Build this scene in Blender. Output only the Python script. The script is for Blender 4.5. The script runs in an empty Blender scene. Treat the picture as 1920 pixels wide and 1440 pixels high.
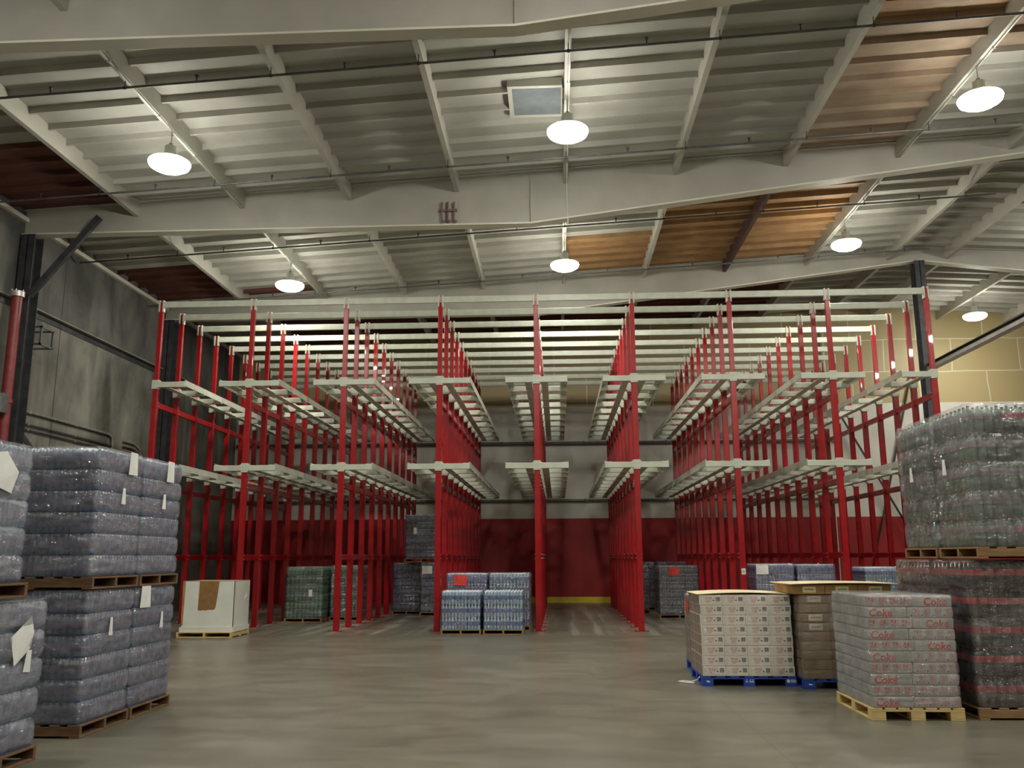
import bpy, math, random
from math import sin, cos, pi, radians
from mathutils import Vector, Matrix
random.seed(7)
SC = bpy.context.scene
COL = SC.collection

# ------------------------------------------------------------------ camera
CAM_P, CAM_Y, CAM_R, CAM_F, EYE = 0.1935, 0.0504, -0.0040, 1658.2, 1.6
fw = Vector((-sin(CAM_Y)*cos(CAM_P), cos(CAM_Y)*cos(CAM_P), sin(CAM_P)))
rt0 = Vector((cos(CAM_Y), sin(CAM_Y), 0)); up0 = rt0.cross(fw)
rt = rt0*cos(CAM_R) + up0*sin(CAM_R); up = up0*cos(CAM_R) - rt0*sin(CAM_R)
cd = bpy.data.cameras.new('camera'); cam = bpy.data.objects.new('camera', cd); COL.objects.link(cam)
cd.sensor_width = 36; cd.lens = 36*CAM_F/1920; cd.clip_start = .05; cd.clip_end = 200
m = Matrix((rt, up, -fw)).transposed().to_4x4(); m.translation = (0, 0, EYE); cam.matrix_world = m
SC.camera = cam
# ------------------------------------------------------------------ world and exposure
w = bpy.data.worlds.new('world'); SC.world = w; w.use_nodes = True
w.node_tree.nodes['Background'].inputs[0].default_value = (.03, .03, .035, 1)
w.node_tree.nodes['Background'].inputs[1].default_value = .3
SC.view_settings.view_transform = 'Standard'; SC.view_settings.look = 'None'
SC.view_settings.gamma = 1; SC.view_settings.use_curve_mapping = False
SC.view_settings.exposure = 1.32
LAMP_POWER = 60.0
LAMP_COL = (1.0, .975, .87)
SC.cycles.max_bounces = 7; SC.cycles.diffuse_bounces = 4; SC.cycles.glossy_bounces = 3
SC.cycles.transparent_max_bounces = 14; SC.cycles.transmission_bounces = 4
SC.cycles.sample_clamp_indirect = 6; SC.cycles.blur_glossy = .6

# ------------------------------------------------------------------ materials
MATS = {}
def nmat(name):
    mt = bpy.data.materials.new(name); mt.use_nodes = True; MATS[name] = mt
    nt = mt.node_tree; b = nt.nodes['Principled BSDF']
    return mt, nt, b
def node(nt, typ, **kw):
    n = nt.nodes.new(typ)
    for k, v in kw.items():
        if k[0] == '_': setattr(n, k[1:], v)
        else: n.inputs[k].default_value = v
    return n
def ramp(nt, fac, stops):
    r = nt.nodes.new('ShaderNodeValToRGB'); e = r.color_ramp.elements
    while len(e) < len(stops): e.new(.5)
    for i, (p, c) in enumerate(stops):
        e[i].position = p; e[i].color = (*c, 1) if len(c) == 3 else c
    nt.links.new(fac, r.inputs[0]); return r
def coords(nt, scale=(1, 1, 1), world=False):
    if world:
        g = nt.nodes.new('ShaderNodeNewGeometry'); src = g.outputs['Position']
    else:
        g = nt.nodes.new('ShaderNodeTexCoord'); src = g.outputs['Object']
    mp = nt.nodes.new('ShaderNodeMapping'); mp.inputs['Scale'].default_value = scale
    nt.links.new(src, mp.inputs[0]); return mp.outputs[0]
def noisy(name, c1, c2, scale=4, rough=.5, metal=0, stretch=(1, 1, 1), world=False, bump=0, detail=5, lo=.35, hi=.65, spec=.5, coat=0):
    mt, nt, b = nmat(name)
    n = node(nt, 'ShaderNodeTexNoise', Scale=scale, Detail=detail)
    nt.links.new(coords(nt, stretch, world), n.inputs['Vector'])
    r = ramp(nt, n.outputs[0], [(lo, c1), (hi, c2)])
    nt.links.new(r.outputs[0], b.inputs['Base Color'])
    b.inputs['Roughness'].default_value = rough; b.inputs['Metallic'].default_value = metal
    b.inputs['Specular IOR Level'].default_value = spec; b.inputs['Coat Weight'].default_value = coat
    if bump:
        bp = node(nt, 'ShaderNodeBump', Strength=bump, Distance=.01)
        nt.links.new(n.outputs[0], bp.inputs['Height']); nt.links.new(bp.outputs[0], b.inputs['Normal'])
    return mt
noisy('rack_red', (.31, .004, .008), (.38, .006, .011), 6, .28, coat=.4)
noisy('rack_white', (.50, .53, .44), (.58, .61, .51), 5, .38)
noisy('deck_white', (.37, .36, .315), (.47, .46, .41), .8, .75, world=True, detail=8, bump=.1)
noisy('girder_white', (.40, .385, .335), (.46, .445, .39), 1.2, .6, world=True)
noisy('purlin_white', (.43, .415, .36), (.49, .475, .41), 1.5, .6, world=True)
noisy('flange_white', (.66, .63, .54), (.73, .70, .60), 1.5, .5, world=True)
noisy('raw_plywood', (.28, .155, .07), (.43, .26, .12), 2.2, .65, stretch=(1, 6, 1), world=True, lo=.3, hi=.7)
noisy('faded_plywood', (.22, .15, .10), (.36, .28, .20), 1.0, .7, stretch=(1, 2, 1), world=True, lo=.3, hi=.7)
noisy('red_plywood_and_shade', (.10, .035, .028), (.15, .05, .038), 2, .7, stretch=(1, 6, 1), world=True)
noisy('dark_timber', (.06, .03, .025), (.10, .05, .04), 3, .6, world=True)
noisy('dark_steel', (.045, .046, .050), (.075, .075, .080), 5, .5, metal=.3)
noisy('grey_steel', (.10, .10, .10), (.15, .15, .145), 5, .45, metal=.4)
noisy('bright_steel', (.40, .39, .36), (.52, .51, .47), 8, .4, metal=.5)
noisy('pipe_red', (.17, .02, .02), (.24, .03, .03), 8, .45)
noisy('pipe_grey', (.20, .195, .17), (.28, .27, .24), 8, .5)
noisy('slate_panel', (.13, .15, .16), (.18, .20, .21), 3, .7)
noisy('clamp_mauve', (.20, .12, .12), (.26, .15, .15), 8, .6)
noisy('yellow_paint', (.62, .50, .03), (.75, .60, .05), 3, .5)
noisy('pallet_wood', (.20, .11, .045), (.36, .22, .10), 5, .8, stretch=(1, 8, 8), lo=.3, hi=.7)
noisy('pallet_dark', (.10, .055, .025), (.21, .115, .05), 5, .8, stretch=(1, 8, 8), lo=.3, hi=.7)
noisy('pallet_new', (.58, .42, .17), (.72, .55, .26), 5, .7, stretch=(1, 8, 8), lo=.3, hi=.7)
noisy('pallet_blue', (.012, .05, .30), (.02, .085, .46), 6, .6, stretch=(1, 6, 6), lo=.3, hi=.7)
noisy('carton_white', (.84, .80, .71), (.90, .86, .77), 5, .6)
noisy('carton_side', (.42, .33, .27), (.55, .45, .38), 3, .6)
noisy('cardboard', (.33, .19, .07), (.42, .25, .10), 4, .75)
noisy('cardboard_dull', (.27, .175, .075), (.37, .25, .115), 4, .75)
noisy('cardboard_cream', (.80, .68, .40), (.88, .76, .50), 3, .6)
noisy('box_white', (.72, .73, .66), (.80, .81, .74), 2.5, .6)
noisy('torn_brown', (.25, .135, .04), (.31, .17, .06), 9, .85)
noisy('paper_white', (.80, .80, .78), (.86, .86, .84), 8, .5)
noisy('paper_red', (.62, .045, .04), (.74, .07, .06), 8, .5)
noisy('ink_red', (.60, .03, .03), (.75, .06, .06), 20, .5)
noisy('ink_pink', (.76, .56, .48), (.78, .62, .54), 20, .5)
noisy('ink_grey', (.22, .21, .19), (.42, .40, .36), 90, .5)
noisy('ink_black', (.03, .03, .03), (.06, .06, .06), 20, .5)
noisy('ink_blue', (.10, .11, .24), (.16, .17, .33), 20, .5)
noisy('label_cream', (.70, .64, .48), (.80, .74, .58), 30, .5)
noisy('label_yellow', (.75, .72, .30), (.85, .82, .42), 30, .5)
noisy('can_silver', (.50, .52, .52), (.60, .62, .61), 4, .35)
noisy('can_pink', (.47, .36, .37), (.58, .45, .46), 25, .4)
noisy('can_green', (.34, .41, .39), (.40, .47, .45), 10, .4)
def plastic(name, c, rough=.18, trans=0.0, c2=None):
    mt, nt, b = nmat(name)
    oi = nt.nodes.new('ShaderNodeObjectInfo')
    r = ramp(nt, oi.outputs['Random'], [(0, c), (1, c2 or tuple(x*1.25 for x in c))])
    nt.links.new(r.outputs[0], b.inputs['Base Color'])
    b.inputs['Roughness'].default_value = rough; b.inputs['Transmission Weight'].default_value = trans
    b.inputs['Specular IOR Level'].default_value = .7
plastic('water_body', (.07, .15, .31)); plastic('water_label', (.06, .08, .20), .3, 0, (.12, .14, .28)); plastic('water_cap', (.42, .52, .62), .3)
plastic('aqua_body', (.36, .56, .74)); plastic('aqua_label', (.02, .12, .46), .3); plastic('aqua_cap', (.80, .86, .88), .3)
plastic('navy_body', (.05, .08, .22)); plastic('navy_label', (.03, .03, .20), .3, 0, (.10, .12, .28)); plastic('navy_cap', (.28, .32, .42), .3)
plastic('purple_body', (.16, .22, .52)); plastic('purple_label', (.06, .03, .55), .3, 0, (.03, .10, .40)); plastic('purple_cap', (.60, .65, .72), .3)
plastic('slate_body', (.11, .13, .16)); plastic('slate_label', (.14, .17, .21), .3); plastic('slate_cap', (.35, .38, .42), .3)
plastic('cola_body', (.030, .026, .028), .12); plastic('cola_label', (.50, .015, .03), .3, 0, (.62, .05, .06)); plastic('cola_cap', (.55, .03, .03), .3)
plastic('lime_body', (.10, .20, .15), .12); plastic('lime_label', (.20, .20, .21), .3, 0, (.28, .26, .29)); plastic('lime_cap', (.02, .05, .04), .4)
plastic('rose_label', (.42, .06, .10), .3)
plastic('green_body', (.08, .22, .12), .15); plastic('green_label', (.16, .30, .19), .3); plastic('green_cap', (.25, .45, .32), .3)

def film(name, milk=(.6, .6, .62), lo=.05, hi=.3, rough=.085, gloss=.22, tint=(1, 1, 1), streak=(2.0, 2.0, 9.0)):
    mt = bpy.data.materials.new(name); mt.use_nodes = True; MATS[name] = mt
    nt = mt.node_tree; nt.nodes.clear(); L = nt.links.new
    out = nt.nodes.new('ShaderNodeOutputMaterial')
    n1 = node(nt, 'ShaderNodeTexNoise', Scale=1.6, Detail=6, Distortion=.6); L(coords(nt, streak, True), n1.inputs['Vector'])
    n2 = node(nt, 'ShaderNodeTexNoise', Scale=7, Detail=4, Distortion=1.2)
    mp = nt.nodes.new('ShaderNodeMapping'); mp.inputs['Rotation'].default_value = (.25, .3, 0); mp.inputs['Scale'].default_value = (1, 1, 4)
    g = nt.nodes.new('ShaderNodeNewGeometry'); L(g.outputs['Position'], mp.inputs[0]); L(mp.outputs[0], n2.inputs['Vector'])
    mr = node(nt, 'ShaderNodeMapRange', **{'From Min': .38, 'From Max': .66, 'To Min': lo, 'To Max': hi}); L(n1.outputs[0], mr.inputs[0])
    tr = node(nt, 'ShaderNodeBsdfTransparent', Color=(*tint, 1))
    df = node(nt, 'ShaderNodeBsdfDiffuse', Color=(*milk, 1)); tl = node(nt, 'ShaderNodeBsdfTranslucent', Color=(*milk, 1))
    md = node(nt, 'ShaderNodeMixShader', Fac=.35); L(df.outputs[0], md.inputs[1]); L(tl.outputs[0], md.inputs[2])
    m1 = nt.nodes.new('ShaderNodeMixShader'); L(mr.outputs[0], m1.inputs[0]); L(tr.outputs[0], m1.inputs[1]); L(md.outputs[0], m1.inputs[2])
    bp = node(nt, 'ShaderNodeBump', Strength=.8, Distance=.03); L(n2.outputs[0], bp.inputs['Height'])
    gl = node(nt, 'ShaderNodeBsdfGlossy', Roughness=rough); L(bp.outputs[0], gl.inputs['Normal'])
    lw = node(nt, 'ShaderNodeLayerWeight', Blend=.35); L(bp.outputs[0], lw.inputs['Normal'])
    mr2 = node(nt, 'ShaderNodeMapRange', **{'To Min': .15, 'To Max': gloss*2.2}); L(lw.outputs['Fresnel'], mr2.inputs[0])
    m2 = nt.nodes.new('ShaderNodeMixShader'); L(mr2.outputs[0], m2.inputs[0]); L(m1.outputs[0], m2.inputs[1]); L(gl.outputs[0], m2.inputs[2])
    L(m2.outputs[0], out.inputs[0])
film('film_thin', (.66, .66, .66), .0, .05, gloss=.2)
film('film_clear', (.72, .72, .78), .02, .22, gloss=.32)
film('film_lilac', (.84, .85, 1.0), .13, .34, rough=.06, gloss=.34)
film('film_blue', (.80, .85, 1.0), .18, .42, gloss=.34)
film('film_milky', (.82, .76, .77), .05, .34, gloss=.3)
film('film_smoke', (.56, .53, .58), .12, .36, gloss=.34)
film('film_rack', (.60, .66, .82), .01, .24, gloss=.34)
film('film_pack', (.50, .55, .66), .01, .06, .12, .25)
# concrete floor
mt, nt, b = nmat('floor_concrete'); L = nt.links.new
wp = coords(nt, (1, 1, 1), True)
n1 = node(nt, 'ShaderNodeTexNoise', Scale=.55, Detail=9, Roughness=.62, Distortion=.4); L(wp, n1.inputs['Vector'])
r1 = ramp(nt, n1.outputs[0], [(.28, (.140, .132, .097)), (.5, (.178, .169, .128)), (.72, (.220, .210, .162))])
n2 = node(nt, 'ShaderNodeTexNoise', Scale=1.9, Detail=7, Roughness=.56, Distortion=.8)
mp = nt.nodes.new('ShaderNodeMapping'); mp.inputs['Scale'].default_value = (.7, 1.3, 1); L(wp, mp.inputs[0]); L(mp.outputs[0], n2.inputs['Vector'])
r2 = ramp(nt, n2.outputs[0], [(.30, (.84, .83, .84)), (.70, (1.11, 1.11, 1.10))])
mx = node(nt, 'ShaderNodeMix', _data_type='RGBA', _blend_type='MULTIPLY'); mx.inputs[0].default_value = 1
L(r1.outputs[0], mx.inputs[6]); L(r2.outputs[0], mx.inputs[7])
# pale tyre wear running along the lanes
n3 = node(nt, 'ShaderNodeTexNoise', Scale=2.6, Detail=4)
mp3 = nt.nodes.new('ShaderNodeMapping'); mp3.inputs['Scale'].default_value = (1.6, .06, 1); L(wp, mp3.inputs[0]); L(mp3.outputs[0], n3.inputs['Vector'])
r3 = ramp(nt, n3.outputs[0], [(.50, (0, 0, 0)), (.62, (1, 1, 1))])
sx = nt.nodes.new('ShaderNodeSeparateXYZ'); g = nt.nodes.new('ShaderNodeNewGeometry'); L(g.outputs['Position'], sx.inputs[0])
inr = node(nt, 'ShaderNodeMapRange', **{'From Min': 18.9, 'From Max': 19.4}); L(sx.outputs['Y'], inr.inputs[0])
mu = node(nt, 'ShaderNodeMath', _operation='MULTIPLY'); L(r3.outputs[0], mu.inputs[0]); L(inr.outputs[0], mu.inputs[1])
mu2 = node(nt, 'ShaderNodeMath', _operation='MULTIPLY'); L(mu.outputs[0], mu2.inputs[0]); mu2.inputs[1].default_value = .55
mx2 = node(nt, 'ShaderNodeMix', _data_type='RGBA'); L(mu2.outputs[0], mx2.inputs[0]); L(mx.outputs[2], mx2.inputs[6]); mx2.inputs[7].default_value = (.40, .39, .36, 1)
# saw joints
def joint(axis, at, wd):
    a = node(nt, 'ShaderNodeMath', _operation='SUBTRACT'); L(sx.outputs[axis], a.inputs[0]); a.inputs[1].default_value = at
    c = node(nt, 'ShaderNodeMath', _operation='ABSOLUTE'); L(a.outputs[0], c.inputs[0])
    d = node(nt, 'ShaderNodeMath', _operation='LESS_THAN'); L(c.outputs[0], d.inputs[0]); d.inputs[1].default_value = wd
    return d
last = mx2.outputs[2]
for ax, at, wd, cc in (('X', 1.82, .006, (.07, .065, .05, 1)), ('Y', 10.0, .012, (.33, .30, .22, 1)), ('X', -5.5, .006, (.08, .075, .06, 1)), ('X', 9.1, .006, (.08, .075, .06, 1)), ('Y', 18.75, .01, (.10, .09, .07, 1))):
    d = joint(ax, at, wd); q = node(nt, 'ShaderNodeMix', _data_type='RGBA')
    h = node(nt, 'ShaderNodeMath', _operation='MULTIPLY'); L(d.outputs[0], h.inputs[0]); h.inputs[1].default_value = .45
    L(h.outputs[0], q.inputs[0]); L(last, q.inputs[6]); q.inputs[7].default_value = cc; last = q.outputs[2]
L(last, b.inputs['Base Color'])
rr = ramp(nt, n2.outputs[0], [(.3, (.28, .28, .28)), (.7, (.35, .35, .35))]); L(rr.outputs[0], b.inputs['Roughness'])
bp = node(nt, 'ShaderNodeBump', Strength=.02, Distance=.01); L(n2.outputs[0], bp.inputs['Height']); L(bp.outputs[0], b.inputs['Normal'])
# stained concrete wall
mt, nt, b = nmat('wall_concrete'); L = nt.links.new
n1 = node(nt, 'ShaderNodeTexNoise', Scale=.7, Detail=9, Roughness=.65, Distortion=.5); L(coords(nt, (1, 1, .8), True), n1.inputs['Vector'])
n2 = node(nt, 'ShaderNodeTexNoise', Scale=1.1, Detail=6, Distortion=.9); L(coords(nt, (1, 1, .32), True), n2.inputs['Vector'])
r1 = ramp(nt, n1.outputs[0], [(.3, (.13, .13, .11)), (.5, (.225, .22, .185)), (.72, (.31, .305, .255))])
r2 = ramp(nt, n2.outputs[0], [(.34, (.42, .42, .44)), (.58, (1, 1, 1))])
mx = node(nt, 'ShaderNodeMix', _data_type='RGBA', _blend_type='MULTIPLY'); mx.inputs[0].default_value = .85
L(r1.outputs[0], mx.inputs[6]); L(r2.outputs[0], mx.inputs[7])
sx = nt.nodes.new('ShaderNodeSeparateXYZ'); g = nt.nodes.new('ShaderNodeNewGeometry'); L(g.outputs['Position'], sx.inputs[0])
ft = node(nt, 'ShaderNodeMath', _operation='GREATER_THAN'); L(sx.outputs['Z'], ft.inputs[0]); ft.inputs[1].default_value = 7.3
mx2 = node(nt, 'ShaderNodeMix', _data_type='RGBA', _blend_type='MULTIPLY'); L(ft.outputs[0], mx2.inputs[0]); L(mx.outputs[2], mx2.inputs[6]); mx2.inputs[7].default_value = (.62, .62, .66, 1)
wv = node(nt, 'ShaderNodeMath', _operation='MODULO'); sh = node(nt, 'ShaderNodeMath', _operation='ADD'); L(sx.outputs['Y'], sh.inputs[0]); sh.inputs[1].default_value = 16.6
L(sh.outputs[0], wv.inputs[0]); wv.inputs[1].default_value = 7.4
jt = node(nt, 'ShaderNodeMath', _operation='LESS_THAN'); L(wv.outputs[0], jt.inputs[0]); jt.inputs[1].default_value = .03
mx3 = node(nt, 'ShaderNodeMix', _data_type='RGBA'); L(jt.outputs[0], mx3.inputs[0]); L(mx2.outputs[2], mx3.inputs[6]); mx3.inputs[7].default_value = (.04, .04, .04, 1)
L(mx3.outputs[2], b.inputs['Base Color']); b.inputs['Roughness'].default_value = .85
bp = node(nt, 'ShaderNodeBump', Strength=.3, Distance=.02); L(n1.outputs[0], bp.inputs['Height']); L(bp.outputs[0], b.inputs['Normal'])
# back wall: red dado, white band, tan insulation boards with taped seams above
mt, nt, b = nmat('wall_banded'); L = nt.links.new
g = nt.nodes.new('ShaderNodeNewGeometry'); sx = nt.nodes.new('ShaderNodeSeparateXYZ'); L(g.outputs['Position'], sx.inputs[0])
cb = nt.nodes.new('ShaderNodeCombineXYZ'); L(sx.outputs['X'], cb.inputs[0])
zz = node(nt, 'ShaderNodeMath', _operation='SUBTRACT'); L(sx.outputs['Z'], zz.inputs[0]); zz.inputs[1].default_value = 7.10; L(zz.outputs[0], cb.inputs[1])
nz = node(nt, 'ShaderNodeTexNoise', Scale=1.2, Detail=6); L(coords(nt, (1, 1, .6), True), nz.inputs['Vector'])
br = node(nt, 'ShaderNodeTexBrick', Scale=1.0); nd = node(nt, 'ShaderNodeTexNoise', Scale=.8, Detail=3); L(g.outputs['Position'], nd.inputs['Vector'])
vm = node(nt, 'ShaderNodeVectorMath', _operation='SCALE'); L(nd.outputs['Color'], vm.inputs[0]); vm.inputs['Scale'].default_value = .12
va = node(nt, 'ShaderNodeVectorMath', _operation='ADD'); L(vm.outputs[0], va.inputs[0]); L(cb.outputs[0], va.inputs[1]); L(va.outputs[0], br.inputs['Vector'])
br.inputs['Brick Width'].default_value = 2.44; br.inputs['Row Height'].default_value = 1.22; br.inputs['Mortar Size'].default_value = .03; br.inputs['Mortar Smooth'].default_value = .6
br.inputs['Color1'].default_value = (.40, .32, .16, 1); br.inputs['Color2'].default_value = (.46, .37, .19, 1); br.inputs['Mortar'].default_value = (.62, .58, .42, 1)
rw = ramp(nt, nz.outputs[0], [(.3, (.52, .50, .44)), (.7, (.68, .66, .59))]); rd = ramp(nt, nz.outputs[0], [(.3, (.27, .008, .010)), (.7, (.36, .013, .015))])
g1 = node(nt, 'ShaderNodeMath', _operation='GREATER_THAN'); L(sx.outputs['Z'], g1.inputs[0]); g1.inputs[1].default_value = 2.98
g2 = node(nt, 'ShaderNodeMath', _operation='GREATER_THAN'); L(sx.outputs['Z'], g2.inputs[0]); g2.inputs[1].default_value = 7.10
a1 = node(nt, 'ShaderNodeMix', _data_type='RGBA'); L(g1.outputs[0], a1.inputs[0]); L(rd.outputs[0], a1.inputs[6]); L(rw.outputs[0], a1.inputs[7])
a2 = node(nt, 'ShaderNodeMix', _data_type='RGBA'); L(g2.outputs[0], a2.inputs[0]); L(a1.outputs[2], a2.inputs[6]); L(br.outputs[0], a2.inputs[7])
L(a2.outputs[2], b.inputs['Base Color']); b.inputs['Roughness'].default_value = .5
# lamp lens
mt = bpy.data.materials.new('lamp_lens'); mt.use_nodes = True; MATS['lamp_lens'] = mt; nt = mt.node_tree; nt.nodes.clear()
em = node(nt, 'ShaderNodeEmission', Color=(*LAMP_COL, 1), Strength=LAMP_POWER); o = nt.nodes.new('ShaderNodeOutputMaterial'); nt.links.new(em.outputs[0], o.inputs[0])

# ------------------------------------------------------------------ mesh helpers
class MB:
    def __init__(s): s.v = []; s.f = []; s.m = []; s.mats = []; s.sm = []
    def mi(s, mat):
        if mat not in s.mats: s.mats.append(mat)
        return s.mats.index(mat)
    def add(s, vs, fs, mat, smooth=False):
        o = len(s.v); k = s.mi(mat); s.v += [tuple(p) for p in vs]
        for f in fs: s.f.append(tuple(i+o for i in f)); s.m.append(k); s.sm.append(smooth)
    def box(s, x0, x1, y0, y1, z0, z1, mat, taper=0):
        t = taper
        vs = [(x0, y0, z0), (x1, y0, z0), (x1, y1, z0), (x0, y1, z0), (x0+t, y0+t, z1), (x1-t, y0+t, z1), (x1-t, y1-t, z1), (x0+t, y1-t, z1)]
        s.add(vs, [(0, 3, 2, 1), (4, 5, 6, 7), (0, 1, 5, 4), (1, 2, 6, 5), (2, 3, 7, 6), (3, 0, 4, 7)], mat)
    def cbox(s, x0, x1, y0, y1, z0, z1, mat, c=.004):
        # box with chamfered edges
        vs = []; xs = (x0, x1); ys = (y0, y1); zs = (z0, z1); idx = {}
        for i in (0, 1):
            for j in (0, 1):
                for k in (0, 1):
                    sx, sy, sz = (1, -1)[i], (1, -1)[j], (1, -1)[k]
                    for a, p in (('x', (xs[i], ys[j]+sy*c, zs[k]+sz*c)), ('y', (xs[i]+sx*c, ys[j], zs[k]+sz*c)), ('z', (xs[i]+sx*c, ys[j]+sy*c, zs[k]))):
                        idx[(a, i, j, k)] = len(vs); vs.append(p)
        F = []
        for i in (0, 1): q = [idx[('x', i, j, k)] for j, k in ((0, 0), (1, 0), (1, 1), (0, 1))]; F.append(q if i else q[::-1])
        for j in (0, 1): q = [idx[('y', i, j, k)] for i, k in ((0, 0), (0, 1), (1, 1), (1, 0))]; F.append(q if j else q[::-1])
        for k in (0, 1): q = [idx[('z', i, j, k)] for i, j in ((0, 0), (1, 0), (1, 1), (0, 1))]; F.append(q if k else q[::-1])
        for j in (0, 1):
            for k in (0, 1): F.append([idx[('y', 0, j, k)], idx[('y', 1, j, k)], idx[('z', 1, j, k)], idx[('z', 0, j, k)]])
        for i in (0, 1):
            for k in (0, 1): F.append([idx[('x', i, 0, k)], idx[('x', i, 1, k)], idx[('z', i, 1, k)], idx[('z', i, 0, k)]])
            for j in (0, 1): F.append([idx[('x', i, j, 0)], idx[('x', i, j, 1)], idx[('y', i, j, 1)], idx[('y', i, j, 0)]])
            for j in (0, 1):
                for k in (0, 1): F.append([idx[(a, i, j, k)] for a in 'xyz'])
        s.add(vs, F, mat)
    def obox(s, p, q, w, h, mat, upv=(0, 0, 1)):
        p, q = Vector(p), Vector(q); d = (q-p).normalized(); u = Vector(upv); sd = d.cross(u)
        if sd.length < 1e-4: sd = d.cross(Vector((1, 0, 0)))
        sd.normalize(); u = sd.cross(d)
        vs = [a + sd*sx*w/2 + u*sz*h/2 for a in (p, q) for sx, sz in ((-1, -1), (1, -1), (1, 1), (-1, 1))]
        s.add(vs, [(0, 1, 2, 3), (7, 6, 5, 4), (0, 4, 5, 1), (1, 5, 6, 2), (2, 6, 7, 3), (3, 7, 4, 0)], mat)
    def ibeam(s, p, q, w, h, mat, upv=(0, 0, 1), t=.02):
        p, q = Vector(p), Vector(q); d = (q-p).normalized(); u = Vector(upv); sd = d.cross(u).normalized(); u = sd.cross(d)
        s.obox(p, q, t, h-2*t, mat, upv)
        for k in (-1, 1): s.obox(p+u*k*(h/2-t/2), q+u*k*(h/2-t/2), w, t, mat, upv)
    def tube(s, pts, r, mat, n=8, cap=True):
        pts = [Vector(p) for p in pts]; rings = []
        for i, p in enumerate(pts):
            d = ((pts[min(i+1, len(pts)-1)]-p).normalized() + (p-pts[max(i-1, 0)]).normalized()).normalized()
            a = Vector((0, 0, 1)) if abs(d.z) < .9 else Vector((1, 0, 0)); u = d.cross(a).normalized(); v = d.cross(u)
            rings.append([p + (u*cos(2*pi*k/n) + v*sin(2*pi*k/n))*r for k in range(n)])
        vs = [q for rg in rings for q in rg]; F = []
        for i in range(len(pts)-1):
            for k in range(n): F.append((i*n+k, i*n+(k+1) % n, (i+1)*n+(k+1) % n, (i+1)*n+k))
        s.add(vs, F, mat, True)
        if cap: s.add(rings[0], [tuple(range(n))], mat); s.add(rings[-1], [tuple(range(n))[::-1]], mat)
    def lathe(s, cx, cy, prof, n=10, sx=1, sy=1):
        # prof: list of (r, z, mat)
        vs = [(cx+sx*r*cos(2*pi*k/n), cy+sy*r*sin(2*pi*k/n), z) for r, z, _ in prof for k in range(n)]
        o = len(s.v); s.v += vs
        for i in range(len(prof)-1):
            mi = s.mi(prof[i+1][2])
            for k in range(n):
                s.f.append((o+i*n+k, o+i*n+(k+1) % n, o+(i+1)*n+(k+1) % n, o+(i+1)*n+k)); s.m.append(mi); s.sm.append(True)
        s.f.append(tuple(o+(len(prof)-1)*n+k for k in range(n))); s.m.append(s.mi(prof[-1][2])); s.sm.append(False)
        s.f.append(tuple(o+n-1-k for k in range(n))); s.m.append(s.mi(prof[0][2])); s.sm.append(False)
    def poly(s, pts, mat): s.add(pts, [tuple(range(len(pts)))], mat)
    def mesh(s, name):
        me = bpy.data.meshes.new(name); me.from_pydata(s.v, [], s.f)
        for k in s.mats: me.materials.append(MATS[k])
        me.polygons.foreach_set('material_index', s.m); me.polygons.foreach_set('use_smooth', s.sm); me.update()
        return me
    def build(s, name, parent=None, loc=None, rot=None):
        return put(name, s.mesh(name), parent, loc, rot)
def put(name, me, parent=None, loc=None, rot=None):
    o = bpy.data.objects.new(name, me); COL.objects.link(o)
    if parent: o.parent = parent
    if loc: o.location = loc
    if rot: o.rotation_euler = rot
    return o
def tag(o, label=None, cat=None, group=None, kind=None):
    if label: o['label'] = label
    if cat: o['category'] = cat
    if group: o['group'] = group
    if kind: o['kind'] = kind
    return o
def thing(name, label, cat, loc=(0, 0, 0), group=None):
    o = bpy.data.objects.new(name, None); COL.objects.link(o); o.location = loc; o.empty_display_size = .1
    return tag(o, label, cat, group)
def struct(o): o['kind'] = 'structure'; return o
_tx = {}
def text_geo(body, size, shear=0, offset=0):
    key = (body, size, shear, offset)
    if key not in _tx:
        cu = bpy.data.curves.new('lettering', 'FONT'); cu.body = body; cu.size = size; cu.shear = shear; cu.offset = offset; cu.resolution_u = 2
        ob = bpy.data.objects.new('lettering', cu); COL.objects.link(ob); bpy.context.view_layer.update()
        me = bpy.data.meshes.new_from_object(ob.evaluated_get(bpy.context.evaluated_depsgraph_get()))
        _tx[key] = ([v.co.copy() for v in me.vertices], [tuple(p.vertices) for p in me.polygons])
        bpy.data.objects.remove(ob); bpy.data.curves.remove(cu); bpy.data.meshes.remove(me)
    return _tx[key]
def lettering(mb, body, size, x, y, z, mat, shear=0, offset=0, sx=1):
    vs, fs = text_geo(body, size, shear, offset)      # facing -Y
    mb.add([(x+v.x*sx, y, z+v.y) for v in vs], fs, mat)

# ------------------------------------------------------------------ the room
XL, XR, YB, YF, RIDGE = -12.1, 33.9, 32.6, -11.0, 10.9
GY = [-10.9, -3.6, 3.8, 11.2, 18.6, 26.0, 33.4]
def pb(x):                                   # underside of the purlins
    return 9.782 + .056*(x if x < RIDGE else 2*RIDGE-x)
DECK = .36
def deck(x): return pb(x)+DECK
def gb(x):                                   # underside of a girder
    if x > RIDGE: x = 2*RIDGE-x
    return 8.85 if x < -.5 else 8.85 + (x+.5)*.1263
PX = [-9.483+2.44*j for j in range(9)]; PX += [2*RIDGE-x for x in PX[::-1]]
mb = MB(); mb.box(XL-.3, XR+.3, YF-.3, YB+.3, -.2, 0, 'floor_concrete'); struct(mb.build('floor'))
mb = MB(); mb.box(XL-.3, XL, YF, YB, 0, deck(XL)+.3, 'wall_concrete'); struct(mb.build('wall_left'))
mb = MB(); mb.box(XR, XR+.3, YF, YB, 0, deck(XR)+.3, 'wall_banded'); struct(mb.build('wall_right'))
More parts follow.
